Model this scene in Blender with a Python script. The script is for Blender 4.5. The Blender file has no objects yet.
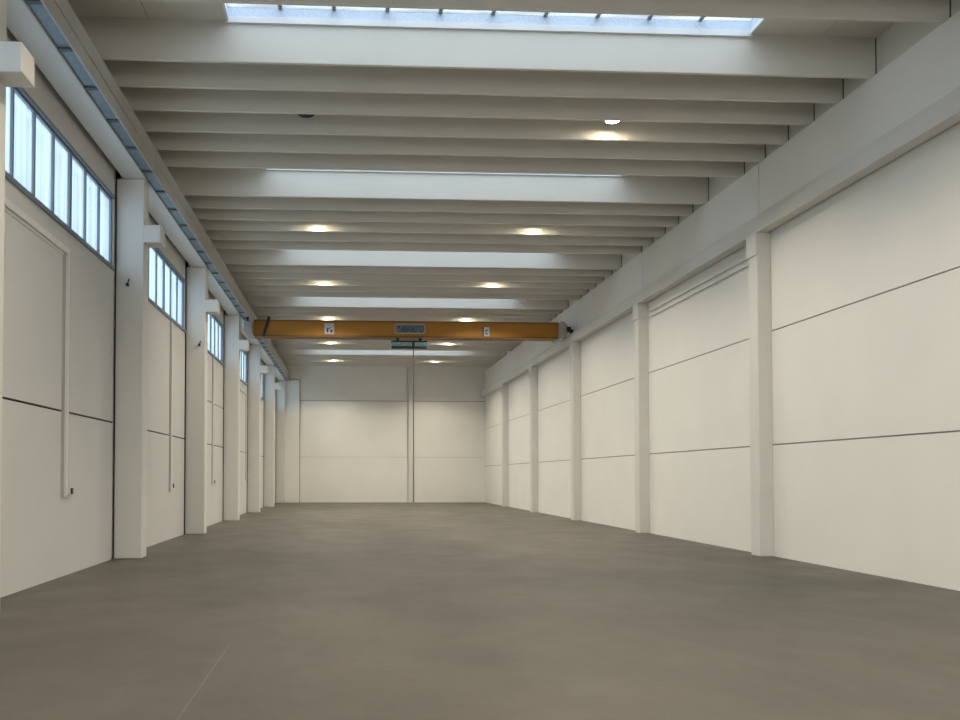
import bpy, bmesh, math, random
from mathutils import Vector, Matrix

random.seed(7)
C = bpy.context.scene.collection
SC = bpy.context.scene

# ------------------------------------------------------------------ camera
cam_data = bpy.data.cameras.new('camera')
cam = bpy.data.objects.new('camera', cam_data)
C.objects.link(cam)
cam.location = (0.0, 0.0, 1.6)
_yaw, _pitch, _roll = 0.0420, 0.0201, -0.0010
cam.matrix_world = (Matrix.Translation((0, 0, 1.6)) @ Matrix.Rotation(-_yaw, 4, 'Z')
                    @ Matrix.Rotation(math.pi / 2 + _pitch, 4, 'X') @ Matrix.Rotation(-_roll, 4, 'Z'))
cam_data.sensor_width = 36.0
cam_data.lens = 728.0 / 960.0 * 36.0
cam_data.shift_x = (480.0 - 377.16) / 960.0
cam_data.shift_y = (461.89 - 360.0) / 960.0
cam_data.clip_end = 300
SC.camera = cam

# ------------------------------------------------------------------ world, exposure
w = bpy.data.worlds.new('daylight')
SC.world = w
w.use_nodes = True
bg = w.node_tree.nodes['Background']
bg.inputs['Color'].default_value = (0.78, 0.90, 1.0, 1)
bg.inputs['Strength'].default_value = 0.4
SC.view_settings.view_transform = 'Standard'
SC.view_settings.look = 'None'
SC.view_settings.gamma = 1.0
SC.view_settings.exposure = 0.0
SC.view_settings.use_curve_mapping = False

WINDOW_POWER = 64.0      # daylight outside each window
SKY_POWER = 66.0         # daylight above each roof light
FILL_POWER = 360.0       # added fill light, unseen, behind the photographer
LAMP_POWER = 165.0        # each high-bay lamp


def area_light(name, loc, rot, sx, sy, power, color):
    d = bpy.data.lights.new(name, 'AREA')
    d.shape = 'RECTANGLE'
    d.size, d.size_y = sx, sy
    d.energy = power
    d.color = color
    o = bpy.data.objects.new(name, d)
    o.location, o.rotation_euler = loc, rot
    C.objects.link(o)
    return o


# ------------------------------------------------------------------ measured layout
XR, XRC = 8.611, 8.317          # plain wall, inner face of its columns
XL, XLC = -4.525, -3.985        # window wall, inner face of its columns
Y1, STEP = 14.353, 6.026        # first column pair, spacing
ZR, ZC = 8.186, 8.85            # underside of ribs, ceiling slab
YB, U = 11.523, 0.7949          # roof light rib, rib spacing
YF = 44.94                      # far wall
YN = -9.75                      # wall behind the photographer
KMIN, KMAX = -1, 4
PER = 7 * U

for p in range(-3, 6):
    area_light('skylight_daylight', (2.35, YB + PER * p - 0.65, 9.09), (0, 0, 0), 8.5, 1.28, SKY_POWER, (0.84, 0.92, 1.0)).data.spread = math.radians(150)
for k in range(-4, 5):
    area_light('window_daylight', (-5.35, Y1 + k * STEP + 3.17, 6.3), (0, -math.pi / 2, 0), 1.7, 5.6, WINDOW_POWER, (0.72, 0.87, 1.0))
area_light('rear_fill', (2.2, YN - 0.6, 2.6), (math.pi / 2, 0, 0), 7.0, 5.0, FILL_POWER, (1.0, 0.98, 0.94))  # soft frontal fill added behind the camera, its gate is made up


# ------------------------------------------------------------------ materials
def nodes_of(name):
    m = bpy.data.materials.new(name)
    m.use_nodes = True
    nt = m.node_tree
    b = nt.nodes['Principled BSDF']
    return m, nt, b


def paint(name, col, rough=0.6, var=0.03, scale=1.5, bump=0.0, metal=0.0, fine=0.0, spec=0.3):
    """matt paint or metal with faint procedural mottling in object space"""
    m, nt, b = nodes_of(name)
    L = nt.links
    tc = nt.nodes.new('ShaderNodeTexCoord')
    n = nt.nodes.new('ShaderNodeTexNoise')
    n.inputs['Scale'].default_value = scale
    n.inputs['Detail'].default_value = 6
    L.new(tc.outputs['Object'], n.inputs['Vector'])
    r = nt.nodes.new('ShaderNodeValToRGB')
    r.color_ramp.elements[0].position = 0.3
    r.color_ramp.elements[1].position = 0.7
    r.color_ramp.elements[0].color = tuple(c * (1 - var) for c in col) + (1,)
    r.color_ramp.elements[1].color = tuple(min(1, c * (1 + var)) for c in col) + (1,)
    L.new(n.outputs['Fac'], r.inputs['Fac'])
    L.new(r.outputs['Color'], b.inputs['Base Color'])
    b.inputs['Roughness'].default_value = rough
    b.inputs['Metallic'].default_value = metal
    b.inputs['Specular IOR Level'].default_value = spec
    if bump:
        n2 = nt.nodes.new('ShaderNodeTexNoise')
        n2.inputs['Scale'].default_value = fine or 60
        n2.inputs['Detail'].default_value = 4
        L.new(tc.outputs['Object'], n2.inputs['Vector'])
        bp = nt.nodes.new('ShaderNodeBump')
        bp.inputs['Strength'].default_value = bump
        bp.inputs['Distance'].default_value = 0.01
        L.new(n2.outputs['Fac'], bp.inputs['Height'])
        L.new(bp.outputs['Normal'], b.inputs['Normal'])
    return m


M = {}
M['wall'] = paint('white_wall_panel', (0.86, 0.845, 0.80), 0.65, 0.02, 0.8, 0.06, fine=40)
M['wall_left'] = paint('shaded_window_wall_panel', (0.66, 0.65, 0.63), 0.65, 0.02, 0.8, 0.06, fine=40)  # greyer than the other walls: its weaker light is put into the colour
M['column'] = paint('white_column_concrete', (0.74, 0.725, 0.69), 0.6, 0.02, 1.2, 0.05, fine=50)
M['beam'] = paint('white_beam_concrete', (0.70, 0.69, 0.65), 0.6, 0.03, 1.0, 0.05, fine=50)
M['ceiling'] = paint('off_white_ceiling_concrete', (0.72, 0.70, 0.645), 0.7, 0.03, 0.7, 0.04, fine=40)
M['joint'] = paint('dark_joint_seal', (0.045, 0.045, 0.05), 0.8, 0.1)
M['joint_mid'] = paint('charcoal_joint_seal', (0.10, 0.10, 0.095), 0.8, 0.1)
M['joint_soft'] = paint('grey_joint_seal', (0.33, 0.32, 0.30), 0.8, 0.1)
M['frame'] = paint('blue_grey_window_metal', (0.22, 0.26, 0.30), 0.45, 0.04, 6)
M['reveal'] = paint('pale_blue_skylight_lining', (0.62, 0.72, 0.86), 0.5, 0.12, 30)
M['white_metal'] = paint('white_lacquered_metal', (0.82, 0.84, 0.86), 0.35, 0.02)
M['walkway'] = paint('blue_grey_walkway_sheet', (0.20, 0.25, 0.29), 0.4, 0.12, 9, metal=0.2)
M['walkway_bar'] = paint('dark_walkway_bar', (0.10, 0.115, 0.125), 0.5, 0.05)
M['steel_beam'] = paint('grey_painted_runway_steel', (0.46, 0.45, 0.42), 0.5, 0.05, 2)
M['orange'] = paint('amber_crane_paint', (0.42, 0.20, 0.035), 0.42, 0.06, 1.5)
M['orange_dark'] = paint('amber_crane_flange', (0.24, 0.115, 0.03), 0.5, 0.06, 1.5)
M['black'] = paint('black_lamp_metal', (0.018, 0.018, 0.02), 0.45, 0.1)
M['dark_steel'] = paint('dark_hoist_steel', (0.04, 0.05, 0.055), 0.45, 0.1)
M['cable'] = paint('grey_hoist_cable', (0.16, 0.155, 0.14), 0.6, 0.05)
M['teal'] = paint('pale_teal_hoist_cover', (0.28, 0.42, 0.48), 0.4, 0.2, 14)
M['grey_steel'] = paint('light_grey_carriage_paint', (0.42, 0.41, 0.38), 0.5, 0.05)
M['plate'] = paint('white_sign_plate', (0.58, 0.62, 0.65), 0.5, 0.05, 8)
M['plate_edge'] = paint('pale_plate_border', (0.50, 0.47, 0.45), 0.5, 0.05)
M['slate'] = paint('slate_plate_face', (0.17, 0.23, 0.28), 0.5, 0.25, 14)
M['ink'] = paint('dark_plate_ink', (0.045, 0.065, 0.085), 0.6, 0.1)
M['ink_green'] = paint('grey_green_plate_ink', (0.10, 0.13, 0.11), 0.6, 0.1)
M['red'] = paint('red_plate_mark', (0.35, 0.05, 0.05), 0.5, 0.05)
M['conduit'] = paint('white_cable_trunking', (0.76, 0.75, 0.72), 0.5, 0.02)
M['conduit_shade'] = paint('trunking_shade_grey', (0.42, 0.41, 0.39), 0.6, 0.03)
M['switch'] = paint('dark_switch_plastic', (0.05, 0.045, 0.04), 0.5, 0.1)


def mat_emit(name, col, strength):
    m, nt, b = nodes_of(name)
    b.inputs['Base Color'].default_value = (0.8, 0.8, 0.8, 1)
    b.inputs['Emission Color'].default_value = col + (1,)
    b.inputs['Emission Strength'].default_value = strength
    return m


M['lamp_on'] = mat_emit('lit_lamp_lens', (1.0, 0.88, 0.66), 60.0)
M['lamp_off'] = paint('unlit_lamp_reflector', (0.05, 0.05, 0.045), 0.3, 0.03)


def mat_glass(name, tint, clear):
    m = bpy.data.materials.new(name)
    m.use_nodes = True
    nt = m.node_tree
    nt.nodes.clear()
    out = nt.nodes.new('ShaderNodeOutputMaterial')
    mix = nt.nodes.new('ShaderNodeMixShader')
    tr = nt.nodes.new('ShaderNodeBsdfTransparent')
    tl = nt.nodes.new('ShaderNodeBsdfTranslucent')
    tr.inputs['Color'].default_value = tint + (1,)
    tl.inputs['Color'].default_value = tint + (1,)
    # faint vertical banding of the fluted panes
    tc = nt.nodes.new('ShaderNodeTexCoord')
    wv = nt.nodes.new('ShaderNodeTexNoise')
    wv.inputs['Scale'].default_value = 1.0
    mp = nt.nodes.new('ShaderNodeMapping')
    mp.inputs['Scale'].default_value = (1, 7, 0.25)
    nt.links.new(tc.outputs['Object'], mp.inputs['Vector'])
    nt.links.new(mp.outputs['Vector'], wv.inputs['Vector'])
    mr = nt.nodes.new('ShaderNodeMapRange')
    mr.inputs['From Min'].default_value = 0.35
    mr.inputs['From Max'].default_value = 0.65
    mr.inputs['To Min'].default_value = 1.0 - clear - 0.1
    mr.inputs['To Max'].default_value = 1.0 - clear + 0.1
    nt.links.new(wv.outputs['Fac'], mr.inputs['Value'])
    nt.links.new(mr.outputs['Result'], mix.inputs['Fac'])
    nt.links.new(tr.outputs[0], mix.inputs[1])
    nt.links.new(tl.outputs[0], mix.inputs[2])
    nt.links.new(mix.outputs[0], out.inputs['Surface'])
    return m


M['glass'] = mat_glass('frosted_window_pane', (0.90, 0.96, 1.0), 0.65)
M['roof_glass'] = mat_glass('clear_roof_glazing', (0.95, 0.98, 1.0), 0.8)


def mat_floor():
    m, nt, b = nodes_of('brown_grey_concrete_floor')
    L = nt.links
    N = nt.nodes.new
    tc = N('ShaderNodeTexCoord')
    sep = N('ShaderNodeSeparateXYZ')
    L.new(tc.outputs['Object'], sep.inputs[0])

    def noise(scale, detail, rough=0.55, stretch=(1, 1, 1)):
        mp = N('ShaderNodeMapping')
        mp.inputs['Scale'].default_value = stretch
        L.new(tc.outputs['Object'], mp.inputs['Vector'])
        n = N('ShaderNodeTexNoise')
        n.inputs['Scale'].default_value = scale
        n.inputs['Detail'].default_value = detail
        n.inputs['Roughness'].default_value = rough
        L.new(mp.outputs['Vector'], n.inputs['Vector'])
        return n.outputs['Fac']

    def ramp(fac, p0, p1, c0, c1):
        r = N('ShaderNodeValToRGB')
        r.color_ramp.elements[0].position, r.color_ramp.elements[1].position = p0, p1
        r.color_ramp.elements[0].color, r.color_ramp.elements[1].color = c0 + (1,), c1 + (1,)
        L.new(fac, r.inputs['Fac'])
        return r.outputs['Color']

    def mul(a, bb, fac=1.0):
        x = N('ShaderNodeMixRGB')
        x.blend_type = 'MULTIPLY'
        x.inputs['Fac'].default_value = fac
        L.new(a, x.inputs[1])
        L.new(bb, x.inputs[2])
        return x.outputs['Color']

    base = ramp(noise(0.32, 5, 0.55, (1, 0.7, 1)), 0.32, 0.68, (0.080, 0.0705, 0.058), (0.122, 0.107, 0.088))
    mid = ramp(noise(1.3, 8, 0.65, (1, 0.6, 1)), 0.25, 0.75, (0.90, 0.90, 0.90), (1.07, 1.07, 1.07))
    fine = ramp(noise(9, 10, 0.8), 0.3, 0.7, (0.88, 0.88, 0.88), (1.10, 1.10, 1.10))
    col = mul(mul(base, mid), fine)
    # damp-looking greenish stain patches
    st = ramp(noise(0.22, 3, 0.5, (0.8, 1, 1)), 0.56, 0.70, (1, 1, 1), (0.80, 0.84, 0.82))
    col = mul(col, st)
    # one large darker patch on the right, with a ragged noise edge
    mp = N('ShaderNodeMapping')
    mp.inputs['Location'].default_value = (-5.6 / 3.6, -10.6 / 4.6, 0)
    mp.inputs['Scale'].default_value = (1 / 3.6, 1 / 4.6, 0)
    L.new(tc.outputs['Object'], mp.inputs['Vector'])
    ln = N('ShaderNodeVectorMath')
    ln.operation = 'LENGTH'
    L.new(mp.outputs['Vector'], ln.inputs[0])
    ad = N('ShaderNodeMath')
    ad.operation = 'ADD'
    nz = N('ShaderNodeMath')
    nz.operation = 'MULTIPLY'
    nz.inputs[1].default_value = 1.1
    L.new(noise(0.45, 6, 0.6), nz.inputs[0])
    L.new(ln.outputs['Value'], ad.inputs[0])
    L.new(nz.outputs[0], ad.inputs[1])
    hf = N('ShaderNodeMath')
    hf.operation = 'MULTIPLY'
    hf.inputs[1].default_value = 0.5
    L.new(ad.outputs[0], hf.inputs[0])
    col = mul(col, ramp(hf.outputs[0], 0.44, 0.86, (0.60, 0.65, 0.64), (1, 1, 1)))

    def line(axis, pos, width, lo, hi, colr):
        """a saw-cut joint: a thin line at one coordinate, between lo and hi on the other one"""
        nonlocal col
        a, o = (sep.outputs['X'], sep.outputs['Y']) if axis == 'X' else (sep.outputs['Y'], sep.outputs['X'])

        def math_(op, x, y):
            q = N('ShaderNodeMath')
            q.operation = op
            for i, v in enumerate((x, y)):
                if isinstance(v, (int, float)):
                    q.inputs[i].default_value = v
                else:
                    L.new(v, q.inputs[i])
            return q.outputs[0]
        d = math_('ABSOLUTE', math_('SUBTRACT', a, pos), 0)
        f = math_('MULTIPLY', math_('LESS_THAN', d, width), math_('MULTIPLY', math_('GREATER_THAN', o, lo), math_('LESS_THAN', o, hi)))
        x = N('ShaderNodeMixRGB')
        L.new(f, x.inputs['Fac'])
        L.new(col, x.inputs[1])
        x.inputs[2].default_value = colr + (1,)
        col = x.outputs['Color']
    line('X', -1.11, 0.005, -9, 7.1, (0.155, 0.142, 0.122))
    line('X', 2.365, 0.004, -9, 8.5, (0.11, 0.10, 0.085))
    line('X', 3.15, 0.008, 12.0, 17.0, (0.14, 0.125, 0.105))
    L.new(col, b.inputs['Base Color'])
    rr = ramp(noise(0.9, 5), 0.3, 0.7, (0.42, 0.42, 0.42), (0.58, 0.58, 0.58))
    L.new(rr, b.inputs['Roughness'])
    b.inputs['Specular IOR Level'].default_value = 0.35
    bp = N('ShaderNodeBump')
    bp.inputs['Strength'].default_value = 0.05
    bp.inputs['Distance'].default_value = 0.01
    L.new(noise(25, 5), bp.inputs['Height'])
    L.new(bp.outputs['Normal'], b.inputs['Normal'])
    return m


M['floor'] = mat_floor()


# ------------------------------------------------------------------ mesh helpers
class MB:
    def __init__(self):
        self.v, self.f = [], []

    def box(self, x0, x1, y0, y1, z0, z1):
        n = len(self.v)
        self.v += [(x, y, z) for x in (x0, x1) for y in (y0, y1) for z in (z0, z1)]
        for q in ((0, 1, 3, 2), (4, 6, 7, 5), (0, 4, 5, 1), (2, 3, 7, 6), (0, 2, 6, 4), (1, 5, 7, 3)):
            self.f.append(tuple(n + i for i in q))
        return self

    def prism(self, pts, axis, a, b):
        """closed outline pts (2-D) pushed along an axis; axis X: pts are (y,z), Y: (x,z), Z: (x,y)"""
        n, k = len(self.v), len(pts)

        def mk(p, t):
            return {'X': (t, p[0], p[1]), 'Y': (p[0], t, p[1]), 'Z': (p[0], p[1], t)}[axis]
        self.v += [mk(p, a) for p in pts] + [mk(p, b) for p in pts]
        for i in range(k):
            j = (i + 1) % k
            self.f.append((n + i, n + j, n + k + j, n + k + i))
        self.f.append(tuple(n + i for i in range(k)))
        self.f.append(tuple(n + k + i for i in reversed(range(k))))
        return self

    def tube(self, p0, p1, r, seg=14, r1=None):
        p0, p1 = Vector(p0), Vector(p1)
        d = (p1 - p0).normalized()
        u = d.orthogonal().normalized()
        t = d.cross(u)
        r1 = r if r1 is None else r1
        n = len(self.v)
        for p, rad in ((p0, r), (p1, r1)):
            for i in range(seg):
                a = 2 * math.pi * i / seg
                self.v.append(tuple(p + (u * math.cos(a) + t * math.sin(a)) * rad))
        for i in range(seg):
            j = (i + 1) % seg
            self.f.append((n + i, n + j, n + seg + j, n + seg + i))
        self.f.append(tuple(n + i for i in reversed(range(seg))))
        self.f.append(tuple(n + seg + i for i in range(seg)))
        return self

    def lathe(self, prof, seg=28, c=(0, 0, 0)):
        n, k = len(self.v), len(prof)
        for i in range(seg):
            a = 2 * math.pi * i / seg
            for r, z in prof:
                self.v.append((c[0] + r * math.cos(a), c[1] + r * math.sin(a), c[2] + z))
        for i in range(seg):
            j = (i + 1) % seg
            for q in range(k - 1):
                self.f.append((n + i * k + q, n + j * k + q, n + j * k + q + 1, n + i * k + q + 1))
        return self

    def build(self, name, mat, parent=None, origin=None, bevel=0.0, smooth=False):
        me = bpy.data.meshes.new(name)
        o_ = Vector(origin) if origin else Vector((0, 0, 0))
        me.from_pydata([tuple(Vector(p) - o_) for p in self.v], [], self.f)
        bm = bmesh.new()
        bm.from_mesh(me)
        bmesh.ops.recalc_face_normals(bm, faces=bm.faces)
        bm.to_mesh(me)
        bm.free()
        me.materials.append(mat)
        if smooth:
            for p in me.polygons:
                p.use_smooth = len(p.vertices) == 4
        ob = bpy.data.objects.new(name, me)
        ob.location = o_
        C.objects.link(ob)
        if parent is not None:
            ob.parent = parent
        if bevel:
            md = ob.modifiers.new('bevel', 'BEVEL')
            md.width = bevel
            md.segments = 2
            md.limit_method = 'ANGLE'
        return ob


def struct(o):
    o['kind'] = 'structure'
    return o


def empty(name, loc):
    o = bpy.data.objects.new(name, None)
    o.location = loc
    o.empty_display_size = 0.2
    C.objects.link(o)
    return o


def tag(o, label, cat, group=None):
    o['label'] = label
    o['category'] = cat
    if group:
        o['group'] = group
    return o


def dup(root, loc):
    r = root.copy()
    C.objects.link(r)
    r.location = loc
    for ch in list(root.children):
        c = ch.copy()
        C.objects.link(c)
        c.parent = r
        for g in list(ch.children):
            d = g.copy()
            C.objects.link(d)
            d.parent = c
    return r


# ------------------------------------------------------------------ floor
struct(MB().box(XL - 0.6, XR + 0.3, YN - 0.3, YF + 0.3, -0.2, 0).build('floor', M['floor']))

# ------------------------------------------------------------------ ceiling: slab, ribs
SX0, SX1 = -1.92, 6.61                    # roof light opening
SW = 1.30
ceil = MB()
cuts_x = [(XL - 0.6, -3.16), (-3.145, 7.795), (7.81, XR + 0.2)]
ys = [YN - 0.2]
for p in range(-3, 6):
    Ys = YB + PER * p
    ys += [Ys - SW, Ys]
ys.append(YF + 0.2)
for i in range(0, len(ys), 2):            # solid strips between the openings
    for a, b in cuts_x:
        ceil.box(a, b, ys[i], ys[i + 1], ZC, ZC + 0.2)
for p in range(-3, 6):                    # slab left and right of each opening
    Ys = YB + PER * p
    for a, b in (cuts_x[0], (cuts_x[1][0], SX0), (SX1, cuts_x[1][1]), cuts_x[2]):
        ceil.box(a, b, Ys - SW, Ys, ZC, ZC + 0.2)
ceiling = struct(ceil.build('ceiling', M['ceiling']))
MB().box(XL - 0.6, -3.0, YN - 0.2, YF + 0.2, ZC + 0.2, ZC + 0.24).box(7.6, XR + 0.2, YN - 0.2, YF + 0.2, ZC + 0.2, ZC + 0.24) \
    .build('seam_backing', M['joint'], ceiling)

rib_me = None
for p in range(-3, 6):
    for i in range(6):
        y = YB + PER * p + i * U
        if y < YN or y > YF - 0.2:
            continue
        if rib_me is None:
            # tapered stem with small chamfers at the bottom
            t = 0.0
            pts = [(0.006, ZR), (0.044, ZR), (0.05, ZR + 0.008), (0.12, ZC), (0.0, ZC), (0.0, ZR + 0.008)]
            rib = MB().prism(pts, 'X', XL + 0.05, XR + 0.094).build('ceiling_rib', M['ceiling'])
            struct(rib)
            rib_me = rib
        else:
            rib = rib_me.copy()
            C.objects.link(rib)
        rib.location = (0, y + (0.11 if (p, i) == (-1, 5) else 0.0), 0)

# ------------------------------------------------------------------ plain wall (right)
wr = MB()
jr = MB()
RJ = [0.0, 2.25, 4.56, 6.75, ZR - 0.004]
edges = [YN] + [Y1 + k * STEP + 0.42 for k in range(-3, 5)] + [YF]
for a, b in zip(edges[:-1], edges[1:]):
    for z0, z1 in zip(RJ[:-1], RJ[1:]):
        wr.box(XR, XR + 0.2, a + 0.01, b - 0.01, z0 + (0.013 if z0 else 0), z1 - 0.013)
wall_r = struct(wr.build('wall_right', M['wall']))
# infill between the rib ends, set back above the bearing line, with a dark seal round each rib
MB().box(XR + 0.112, XR + 0.30, YN, YF, ZR - 0.02, ZC - 0.01).build('infill', M['ceiling'], wall_r)
sl = MB()
for p in range(-3, 6):
    for i in range(6):
        y = YB + PER * p + i * U + (0.11 if (p, i) == (-1, 5) else 0.0)
        if YN < y < YF - 0.2:
            sl.box(XR + 0.095, XR + 0.116, y - 0.006, y + 0.14, ZR, ZC - 0.005)
sl.build('rib_end_seal', M['joint_mid'], wall_r)
MB().box(XR + 0.03, XR + 0.19, YN, YF, 0, ZR - 0.03).build('joint_seal', M['joint_soft'], wall_r)

# ------------------------------------------------------------------ far wall and wall behind
wf = MB()
for a, b in ((XL - 0.2, 3.74), (3.765, XR + 0.2)):
    for z0, z1, g0, g1 in ((0, 2.8, 0, 0.006), (2.8, 6.277, 0.006, 0.02), (6.277, ZC, 0.02, 0)):
        wf.box(a, b, YF, YF + 0.2, z0 + g0, z1 - g1)
wall_f = struct(wf.build('wall_far', M['wall']))
MB().box(XL - 0.2, XR + 0.2, YF + 0.03, YF + 0.26, 0, ZC).build('joint_seal', M['joint_soft'], wall_f)
struct(MB().box(3.82, 4.08, YF - 0.16, YF - 0.002, 0, ZC).build('trim_1', M['column'], bevel=0.01))
t2 = struct(MB().box(-4.05, -2.90, YF - 0.2, YF - 0.002, 0, 7.53).build('trim_2', M['wall'], bevel=0.01))
MB().box(-2.90, -2.86, YF - 0.06, YF - 0.002, 0, 7.57).box(-4.05, -2.90, YF - 0.17, YF - 0.002, 7.53, 7.57).build('joint_seal', M['joint_soft'], t2)
wn = MB()
wn.box(XL - 0.6, -1.6, YN - 0.2, YN, 0, ZC).box(6.0, XR + 0.2, YN - 0.2, YN, 0, ZC).box(-1.6, 6.0, YN - 0.2, YN, 5.4, ZC)  # unseen opening added to let the fill light in
struct(wn.build('wall_near', M['wall']))

# ------------------------------------------------------------------ window wall (left)
WZ0, WZ1 = 5.63, 6.98
wl = MB()
bays = []
for k in range(-4, 5):
    y0 = Y1 + k * STEP + 0.35
    y1 = Y1 + (k + 1) * STEP - 0.10
    bays.append((k, y0 + 0.03, y1))
    zs = [0, 2.64, WZ0] if k != 1 else [0, 2.64, 4.03, WZ0]
    for z0, z1 in zip(zs[:-1], zs[1:]):
        wl.box(XL - 0.25, XL, y0 + 0.03, y1, z0 + (0.016 if z0 else 0), z1 - (0.016 if z1 < WZ0 else 0))
    wl.box(XL - 0.25, XL, y0 + 0.03, y1, WZ1, ZC)
    wl.box(XL - 0.25, XL, y1 - 0.05, y1, WZ0, WZ1)
    wl.box(XL - 0.25, XL, y0 + 0.03, y0 + 0.06, WZ0, WZ1)
    # solid strip of wall behind each column
    wl.box(XL - 0.30, XL - 0.12, y0 - 0.34, y0, 0, ZC)
wl.box(XL - 0.30, XL - 0.12, YF - 0.5, YF, 0, ZC)
wl.box(XL - 0.30, XL, YN, Y1 - 4 * STEP + 0.36, 0, ZC)
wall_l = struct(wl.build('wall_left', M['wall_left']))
js = MB()
for k, y0, y1 in bays:
    js.box(XL - 0.30, XL - 0.06, y0, y1, 0.0, WZ0 - 0.02)
    js.box(XL - 0.30, XL - 0.04, y1, y1 + 0.10, 0.0, ZC)
    js.box(XL - 0.30, XL - 0.04, y0 - 0.03, y0, 0.0, ZC)
js.build('joint_seal', M['joint'], wall_l)

pane_proto = None
for n, (k, y0, y1) in enumerate(bays):
    a, b = y0 + 0.03, y1 - 0.05
    win = struct(MB().box(XL - 0.11, XL - 0.03, a, b, WZ0, WZ0 + 0.05).box(XL - 0.11, XL - 0.03, a, b, WZ1 - 0.05, WZ1)
                 .box(XL - 0.11, XL - 0.03, a, a + 0.05, WZ0 + 0.05, WZ1 - 0.05).box(XL - 0.11, XL - 0.03, b - 0.05, b, WZ0 + 0.05, WZ1 - 0.05)
                 .build('window_%d' % (n + 1), M['frame']))
    MB().box(XL - 0.02, XL + 0.035, a - 0.02, b + 0.02, WZ0 - 0.06, WZ0 + 0.012).build('sill', M['frame'], win)
    MB().box(XL - 0.02, XL + 0.02, a - 0.02, b + 0.02, WZ1 - 0.01, WZ1 + 0.045).build('head_trim', M['frame'], win)
    NP = 8
    pw = (b - a) / NP
    for i in range(1, NP):
        t = 0.045 if i == 5 else 0.022
        MB().box(XL - 0.10, XL - 0.035, a + i * pw - t, a + i * pw + t, WZ0 + 0.05, WZ1 - 0.05).build('mullion', M['frame'], win)
    for i in range(NP):
        MB().box(XL - 0.075, XL - 0.069, a + i * pw + 0.02, a + (i + 1) * pw - 0.02, WZ0 + 0.05, WZ1 - 0.05).build('pane', M['glass'], win)

# ------------------------------------------------------------------ roof lights
sky_label = {
    0: 'long narrow skylight with white glazing bars, close overhead beside the first bright rib',
    1: 'second long skylight, seen only as a thin white line above a bright rib',
}
sk0 = None
for p in range(-3, 6):
    Ys = YB + PER * p
    if sk0 is None:
        root = empty('skylight', (2.345, Ys - SW / 2, ZC))
        O = lambda x0, x1, y0, y1, z0, z1: (x0 - 2.345, x1 - 2.345, y0 - (Ys - SW / 2), y1 - (Ys - SW / 2), z0 - ZC, z1 - ZC)
        fr = MB()
        fr.box(*O(SX0, SX1, Ys - 0.04, Ys - 0.003, ZC - 0.05, ZC + 0.05))
        fr.box(*O(SX0, SX0 + 0.04, Ys - SW, Ys - 0.04, ZC - 0.02, ZC + 0.05))
        fr.box(*O(SX1 - 0.04, SX1, Ys - SW, Ys - 0.04, ZC - 0.02, ZC + 0.05))
        fr.box(*O(SX0, SX1, Ys - SW, Ys - SW + 0.01, ZC - 0.005, ZC + 0.05))
        fr.build('frame', M['white_metal'], root)
        rv = MB()
        rv.box(*O(SX0, SX1, Ys - 0.012, Ys - 0.002, ZC + 0.05, ZC + 0.20))
        rv.box(*O(SX0 + 0.002, SX0 + 0.012, Ys - SW, Ys - 0.012, ZC + 0.05, ZC + 0.20))
        rv.box(*O(SX1 - 0.012, SX1 - 0.002, Ys - SW, Ys - 0.012, ZC + 0.05, ZC + 0.20))
        rv.build('lining', M['reveal'], root)
        NG = 10
        gw = (SX1 - SX0) / NG
        for i in range(NG):
            MB().box(*O(SX0 + i * gw + 0.02, SX0 + (i + 1) * gw - 0.02, Ys - SW, Ys, ZC + 0.205, ZC + 0.212)).build('glazing', M['roof_glass'], root)
        for i in range(1, NG):
            MB().box(*O(SX0 + i * gw - 0.03, SX0 + i * gw + 0.03, Ys - SW, Ys, ZC + 0.19, ZC + 0.23)).build('glazing_bar', M['frame'], root)
        sk0 = root
    else:
        root = dup(sk0, (2.345, Ys - SW / 2, ZC))
    if p in sky_label:
        tag(root, sky_label[p], 'skylight')
        if 'group' in root:
            del root['group']
    else:
        tag(root, 'narrow skylight tucked out of sight above the ceiling ribs', 'skylight', 'skylights hidden by the ribs')

# ------------------------------------------------------------------ columns
ordinal = ['first', 'second', 'third', 'fourth', 'fifth', 'sixth']
for n, k in enumerate(range(-1, 6)):
    y = Y1 + k * STEP
    xm = (XL + XLC) / 2
    c = empty('concrete_column', (xm, y + 0.175, 0))
    tag(c, ['white column cut by the frame edge, big box corbel beside the near window',
            'widest fully seen white column between the two nearest windows, small hook on it',
            'white column after the second window, small hook near its edge',
            'white column after the third window, fourth along the window wall',
            'white column after the fourth window, fifth along the window wall',
            'white column after the fifth window, with the farthest box corbel', 'thin white strip of column in the far corner beside the tall flat pillar'][n], 'column', 'columns along the window wall')
    MB().box(XL + 0.002 - xm, XLC - xm, -0.175, 0.175 if k < 5 else 0.12, 0, 7.437).build('shaft', M['column'], c, bevel=0.02)
    if k == 5:
        continue
    MB().box(XLC - 0.01 - xm, -3.657 - xm, -0.175, 0.175, 6.185, 6.535).build('corbel', M['column'], c, bevel=0.015)
for n, k in enumerate(range(0, 5)):
    y = Y1 + k * STEP
    xm = (XR + XRC) / 2
    c = empty('concrete_column', (xm, y + 0.16, 0))
    tag(c, 'white column on the windowless wall, %s' % [
        'the tallest and widest of its row', 'second of its row from the tallest one', 'third of its row, just past the crane girder end',
        'fourth of its row, second from the far corner', 'fifth and smallest of its row, beside the far corner'][n], 'column', 'columns along the windowless wall')
    MB().box(XRC - xm, XR - 0.002 - xm, -0.16, 0.16, 0, 6.12).build('shaft', M['column'], c, bevel=0.012)
    MB().box(XRC - 0.03 - xm, XR - 0.002 - xm, -0.165, 0.215, 6.11, 6.568).build('capital', M['column'], c, bevel=0.02)

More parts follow.
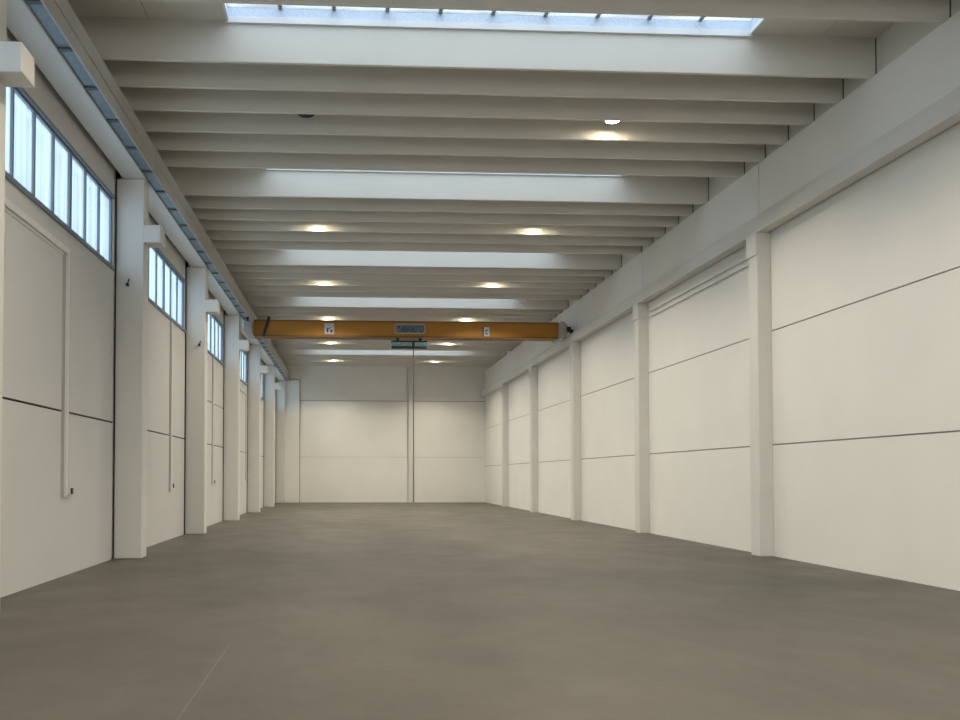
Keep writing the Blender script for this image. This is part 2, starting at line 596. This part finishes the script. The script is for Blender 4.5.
# ------------------------------------------------------------------ long beams (structure)
# windowless wall: crane runway beam resting on the columns, bevelled top arris
seam_y = [YN] + [Y1 + k * STEP - 0.3 for k in range(-3, 5)] + [YF]
bw = struct(MB().prism([(8.315, 6.57), (8.55, 6.57), (8.55, 6.93), (8.345, 6.93), (8.315, 6.82)], 'Y', YN, YF).build('beam_right', M['beam']))
MB().box(8.55, 8.572, YN, YF, 6.60, 6.93).box(8.592, 8.606, YN, YF, 6.60, 6.93).build('joint_seal', M['joint_soft'], bw)
# window wall: lintel above the columns
struct(MB().box(-4.40, -3.955, YN, YF, 7.44, 8.05).build('beam_left', M['beam'], bevel=0.01))

# steel crane runway with a sheeted walkway soffit, along the window wall
rw = tag(empty('crane_runway', (-3.8, 17, 7.44)), 'long grey steel crane runway with blue grey sheeted soffit above the window wall', 'crane runway')


def R(x0, x1, y0, y1, z0, z1):
    return (x0 + 3.8, x1 + 3.8, y0 - 17, y1 - 17, z0 - 7.44, z1 - 7.44)


g = MB()
for a, b in zip(seam_y[:-1], seam_y[1:]):
    g.box(*R(-3.745, -3.71, a + 0.012, b - 0.012, 7.44, 7.92))
    g.box(*R(-3.71, -3.695, a + 0.012, b - 0.012, 7.66, 7.92))
g.build('girder', M['steel_beam'], rw)
MB().box(*R(-3.953, -3.937, YN, YF - 0.25, 7.425, 7.46)).build('edge_angle', M['grey_steel'], rw)
yy = 3.0
n = 0
while yy < YF - 0.6:
    MB().box(*R(-3.935, -3.745, yy + 0.06, min(yy + 0.99, YF - 0.3), 7.455, 7.462)).build('soffit_panel', M['walkway'], rw)
    MB().box(*R(-3.935, -3.745, yy - 0.01, yy + 0.06, 7.43, 7.46)).build('cross_bar', M['walkway_bar'], rw)
    yy += 1.0

# ------------------------------------------------------------------ wall conduits, switches, hooks
def trunk(y, zlow, ztop, horiz, label):
    t = MB()
    t.box(XL + 0.001, XL + 0.045, y - 0.05, y + 0.05, zlow, ztop)
    o = t.build('cable_trunking', M['conduit'], None, origin=(XL, y, zlow))
    wb = 0.145 if horiz == 8.75 else 0.10
    MB().box(0.001, 0.014, -wb, -0.052, 0, ztop - zlow).box(0.001, 0.014, 0.052, wb, 0, ztop - zlow).build('shade_strip', M['conduit_shade'], o)  # flat grey strips: the trunking's side shadows put into colour
    tag(o, label, 'cable trunking')
    if horiz is not None:
        MB().box(0.001, 0.045, horiz - y, -0.05, ztop - zlow - 0.10, ztop - zlow).box(0.001, 0.014, horiz - y, -0.15, ztop - zlow - 0.15, ztop - zlow - 0.10) \
            .build('branch', M['conduit'], o)
    return o


trunk(11.9, 1.27, 5.28, 8.75, 'white wall trunking that bends under the nearest window and drops to knee height')
trunk(18.70, 1.22, 5.56, None, 'straight white wall trunking below the second window')
trunk(24.3, 1.36, 5.56, None, 'thin white wall trunking below the third window')
trunk(31.9, 1.40, 5.25, 30.3, 'short bent white wall trunking below the fourth window')
for y, z, lab in ((12.06, 1.36, 'small dark switch at the foot of the nearest wall trunking'),
                  (18.84, 1.36, 'small dark switch at the foot of the trunking below the second window'),
                  (24.45, 1.42, 'tiny dark switch at the foot of the trunking below the third window'),
                  (32.1, 1.45, 'tiny dark switch at the foot of the trunking below the fourth window')):
    s = MB().box(XL + 0.016, XL + 0.05, y - 0.035, y + 0.035, z - 0.06, z + 0.06).build('wall_switch', M['conduit'], None, origin=(XL, y, z), bevel=0.006)
    s2 = MB().box(0.05, 0.075, -0.028, 0.028, -0.05, 0.05).build('toggle', M['switch'], s, bevel=0.006)
    tag(s, lab, 'switch')
for x, y, z, lab in ((-4.27, Y1, 5.39, 'small dark hook on the widest column, between the two nearest windows'),
                     (-4.13, Y1 + STEP, 5.30, 'small dark hook on the column after the second window')):
    h = MB().tube((x - 0.02, y - 0.001, z - 0.05), (x - 0.02, y - 0.05, z - 0.05), 0.032, 12).build('wall_hook', M['dark_steel'], None, origin=(x, y, z))
    MB().tube((-0.01, -0.045, -0.04), (0.02, -0.05, 0.06), 0.014, 10).build('prong', M['dark_steel'], h)
    tag(h, lab, 'hook')
for z, lab in ((6.285, 'upper thin pipe along the wall between the two tallest plain wall columns'),
               (6.13, 'lower thin pipe along the wall between the two tallest plain wall columns')):
    o = MB().tube((XR - 0.03, Y1 + 0.25, z), (XR - 0.03, Y1 + STEP - 0.19, z), 0.02, 10).build('wall_pipe', M['conduit'], None, origin=(XR - 0.03, Y1 + 3, z))
    for q in range(4):
        yy = Y1 + 0.8 + q * 1.4
        MB().box(-0.022, 0.029, yy - 0.03 - (Y1 + 3), yy + 0.03 - (Y1 + 3), -0.027, 0.027).build('clip', M['conduit'], o)
    tag(o, lab, 'pipe')

# ------------------------------------------------------------------ travelling crane
YCR = 27.0
cr = tag(empty('bridge_crane', (2.2, YCR, 7.1)), 'amber orange bridge crane girder spanning the hall under the ribs', 'crane')


def K(x0, x1, y0, y1, z0, z1):
    return (x0 - 2.2, x1 - 2.2, y0 - YCR, y1 - YCR, z0 - 7.1, z1 - 7.1)


MB().box(*K(-3.46, 7.98, YCR, YCR + 0.42, 6.84, 7.37)).build('girder', M['orange'], cr, bevel=0.02)
MB().box(*K(-3.44, 7.92, YCR - 0.05, YCR + 0.47, 6.785, 6.84)).box(*K(-3.44, 7.96, YCR - 0.03, YCR + 0.45, 7.37, 7.40)) \
    .build('flange', M['orange_dark'], cr)
# end carriages: the plain-wall one rolls on the ledge, the other hangs under the steel runway
ec = MB()
ec.prism([(7.97 - 2.2, -0.29), (8.10 - 2.2, -0.30), (8.2 - 2.2, -0.22), (8.24 - 2.2, -0.05), (8.2 - 2.2, 0.16), (8.1 - 2.2, 0.27), (7.97 - 2.2, 0.28)], 'Y', -0.35, 1.0)
e1 = ec.build('end_carriage', M['grey_steel'], cr, bevel=0.02)
e1['label'] = 'light grey end carriage'
for yw in (-0.15, 0.75):
    MB().tube((8.37 - 2.2, yw, -0.065), (8.46 - 2.2, yw, -0.065), 0.1, 18).tube((8.15 - 2.2, yw, -0.065), (8.38 - 2.2, yw, -0.065), 0.03, 10).build('wheel', M['dark_steel'], e1)
MB().box(8.16 - 2.2, 8.29 - 2.2, -0.46, -0.24, -0.10, 0.06).build('buffer', M['black'], e1)
e2 = MB().box(-3.74 - 2.2, -3.46 - 2.2, -0.5, 1.1, -0.22, 0.14).build('end_carriage', M['grey_steel'], cr, bevel=0.03)
e2['label'] = 'grey end carriage'
for yw in (-0.45, 1.05):
    MB().tube((-3.64 - 2.2, yw, 0.225), (-3.56 - 2.2, yw, 0.225), 0.085, 16).build('wheel', M['dark_steel'], e2)
MB().tube((-2.87 - 2.2, -0.05, 0.40), (-2.93 - 2.2, -0.06, 0.18), 0.055, 10).tube((-2.93 - 2.2, -0.06, 0.18), (-3.09 - 2.2, -0.06, -0.33), 0.055, 10) \
    .build('cable_hose', M['dark_steel'], cr)['label'] = 'dark slanting hose'
# plates on the girder face
def plate_outline(x0, x1, z0, z1, r):
    pts = []
    for cx, cz, a0 in ((x1 - r, z1 - r, 0), (x0 + r, z1 - r, 90), (x0 + r, z0 + r, 180), (x1 - r, z0 + r, 270)):
        for s in range(5):
            a = math.radians(a0 + s * 22.5)
            pts.append((cx + r * math.cos(a), cz + r * math.sin(a)))
    return pts


sg = MB().box(*K(-0.83, -0.47, YCR - 0.02, YCR, 6.89, 7.29)).build('load_sign', M['plate'], cr, bevel=0.008)
sg['label'] = 'square white sign with dark marks'


def blob(mb, cx, cz, rx, rz, y, seg=16, point=False):
    pts = []
    for i in range(seg):
        a = 2 * math.pi * i / seg
        k = 0.55 if point and math.sin(a) > 0.6 else 1.0
        pts.append((cx + rx * math.cos(a) * k, cz + rz * math.sin(a)))
    return mb.prism(pts, 'Y', y - 0.008, y + 0.004)


mk = blob(MB(), -0.715 - 2.2, 7.04 - 7.1, 0.035, 0.10, -0.022, point=True)
mk.build('mark', M['ink'], sg)
mk = blob(MB(), -0.57 - 2.2, 7.0 - 7.1, 0.05, 0.06, -0.022)
mk.prism([(-0.69 - 2.2, -0.0), (-0.58 - 2.2, 0.045), (-0.56 - 2.2, 0.02), (-0.67 - 2.2, -0.03)], 'Y', -0.03, -0.018)
mk.build('mark', M['ink_green'], sg)
s3 = MB().box(*K(5.13, 5.34, YCR - 0.03, YCR, 6.86, 7.20)).build('load_sign', M['plate'], cr, bevel=0.01)
s3['label'] = 'narrow white sign with two dark marks'
MB().box(*K(5.09, 5.13, YCR - 0.03, YCR, 6.84, 7.19)).build('sign_shade', M['dark_steel'], s3)  # dark strip painted as the shadow along the sign's left edge
MB().box(*K(5.19, 5.29, YCR - 0.036, YCR - 0.028, 7.06, 7.10)).box(*K(5.19, 5.22, YCR - 0.036, YCR - 0.028, 6.95, 7.06)) \
    .box(*K(5.19, 5.28, YCR - 0.036, YCR - 0.028, 6.92, 6.965)).build('mark', M['ink'], s3)
pts = plate_outline(1.78 - 2.2, 2.93 - 2.2, 6.93 - 7.1, 7.30 - 7.1, 0.10)
lg = MB().prism(pts, 'Y', -0.02, 0.0).build('maker_plate', M['plate_edge'], cr)
lg['label'] = 'slate blue plate with pale rim, dark lettering and a red mark'
MB().prism(plate_outline(1.81 - 2.2, 2.90 - 2.2, 6.96 - 7.1, 7.27 - 7.1, 0.08), 'Y', -0.026, -0.018).build('plate_face', M['slate'], lg)
MB().prism([(1.86 - 2.2, 7.12 - 7.1), (2.0 - 2.2, 7.12 - 7.1), (1.97 - 2.2, 7.25 - 7.1)], 'Y', -0.034, -0.024).build('red_mark', M['red'], lg)
lt = MB()
def stroke(x0, z0, x1, z1, wd=0.030):
    d = Vector((x1 - x0, z1 - z0)).normalized()
    nx, nz = -d.y * wd / 2, d.x * wd / 2
    lt.prism([(x0 + nx - 2.2, z0 + nz - 7.1), (x1 + nx - 2.2, z1 + nz - 7.1), (x1 - nx - 2.2, z1 - nz - 7.1), (x0 - nx - 2.2, z0 - nz - 7.1)], 'Y', -0.033, -0.024)
zb, zt = 6.99, 7.20
glyphs = ['A', 'B', 'R', 'A', 'U', 'T', 'O']
strokes = {'A': [(0, 0, .5, 1), (.5, 1, 1, 0), (.2, .4, .8, .4)], 'B': [(0, 0, 0, 1), (0, 1, .9, .9), (.9, .9, .8, .5), (0, .5, .9, .5), (.9, .5, .9, .1), (0, 0, .9, .05)],
           'R': [(0, 0, 0, 1), (0, 1, .9, .9), (.9, .9, .8, .5), (0, .5, .8, .5), (.4, .5, 1, 0)], 'U': [(0, 1, 0, .1), (0, .05, 1, .05), (1, .1, 1, 1)],
           'T': [(0, 1, 1, 1), (.5, 0, .5, 1)], 'O': [(0, 0.05, 0, .95), (0, 1, 1, 1), (1, .95, 1, .05), (0, 0, 1, 0)]}
for i, gl in enumerate(glyphs):
    gx = 2.02 + i * 0.122
    for a, b, c_, d in strokes[gl]:
        sh = 0.02
        stroke(gx + a * 0.085 + b * sh, zb + b * (zt - zb), gx + c_ * 0.085 + d * sh, zb + d * (zt - zb), 0.024)
lt.build('lettering', M['ink'], lg)

# hoist trolley hanging under the girder
hz = tag(empty('hoist_trolley', (2.33, YCR, 6.48)), 'dark hoist trolley with pale blue covers under the orange girder, cable hanging', 'hoist')


def H(x0, x1, y0, y1, z0, z1):
    return (x0 - 2.33, x1 - 2.33, y0, y1, z0 - 6.48, z1 - 6.48)


MB().box(*H(1.66, 3.0, -0.02, 0.2, 6.615, 6.68)).build('top_plate', M['dark_steel'], hz, bevel=0.008)
MB().box(*H(1.67, 2.99, -0.02, 0.2, 6.395, 6.46)).build('bottom_plate', M['dark_steel'], hz, bevel=0.008)
for a, b in ((1.66, 2.44), (2.53, 3.01)):
    MB().box(*H(a, b, -0.015, 0.19, 6.46, 6.615)).build('motor_cover', M['teal'], hz, bevel=0.015)
MB().box(*H(2.44, 2.53, 0.0, 0.18, 6.46, 6.615)).build('frame_post', M['dark_steel'], hz)
for x in (1.9, 2.75):
    MB().box(*H(x - 0.05, x + 0.05, 0.05, 0.17, 6.675, 6.783)).build('hanger', M['dark_steel'], hz)
MB().tube((2.495 - 2.33, 0.08, -0.09), (2.495 - 2.33, 0.08, 0.64 - 6.48), 0.022, 10).build('cable', M['cable'], hz)

# ------------------------------------------------------------------ high-bay lamps between the ribs
rows = ['first', 'second', 'third', 'fourth', 'fifth', 'sixth']
LX = (-0.77, 5.06)
ZLAMP = 8.39


def lamp(x, y, lit):
    r = empty('high_bay_lamp', (x, y, ZLAMP))
    MB().lathe([(0.0, 0.20), (0.06, 0.20), (0.075, 0.10), (0.155, 0.05), (0.165, 0.0), (0.15, 0.0), (0.142, 0.012), (0.0, 0.016)], 32) \
        .build('housing', M['black'], r, smooth=True)
    MB().lathe([(0.0, 0.006), (0.14, 0.006), (0.14, 0.010), (0.0, 0.010)], 32).build('lens', M['lamp_on'] if lit else M['lamp_off'], r)
    MB().tube((0, 0, 0.19), (0, 0, ZC - 0.002 - ZLAMP), 0.012, 10).build('rod', M['black'], r)
    return r


def lamp_light(x, y):
    d = bpy.data.lights.new('high_bay_glow', 'AREA')
    d.shape = 'DISK'
    d.size = 0.26
    d.energy = LAMP_POWER
    d.color = (1.0, 0.90, 0.73)
    d.spread = math.radians(126)
    o = bpy.data.objects.new('high_bay_glow', d)
    o.location = (x, y, ZLAMP - 0.004)
    C.objects.link(o)


lit0, off0 = None, None
for p in range(-2, 6):
    for side in (0, 1):
        x, y = LX[side], YB + PER * p + 2.53 * U
        on = not (p == 0 and side == 0)
        if on and lit0 is not None:
            r = dup(lit0, (x, y, ZLAMP))
        else:
            r = lamp(x, y, on)
            if on:
                lit0 = r
        if on:
            lamp_light(x, y)
        who = 'on the window side' if side == 0 else 'on the windowless side'
        if p == 0:
            tag(r, 'unlit round black lamp whose rim peeks below a ceiling rib' if side == 0 else 'lit round lamp glaring from between the ceiling ribs near the first skylight', 'lamp')
        elif p < 0:
            tag(r, 'high bay lamp hung above the photographer, out of view', 'lamp', 'lamps out of view')
        else:
            tag(r, 'lamp above the ribs %s, its warm glow patch %s in line' % (who, ['', 'first', 'second', 'third', 'fourth', 'fifth'][p]), 'lamp', 'lamps glowing between the ribs')
        if p >= 0 and 'group' in r and p == 0:
            del r['group']

# the window wall and all it carries stand at a slight angle to the nave axis
PIV = Matrix.Translation((XLC, 13.0, 0)) @ Matrix.Rotation(-0.007, 4, 'Z') @ Matrix.Translation((-XLC, -13.0, 0))
for o in list(C.objects):
    if o.parent is None and (o.name.split('.')[0] in ('wall_left', 'crane_runway', 'beam_left', 'cable_trunking', 'wall_switch', 'wall_hook')
                             or o.name.startswith('window_')
                             or (o.name.startswith('concrete_column') and o.location.x < 0)):
        bpy.context.view_layer.update()
        o.matrix_world = PIV @ o.matrix_world
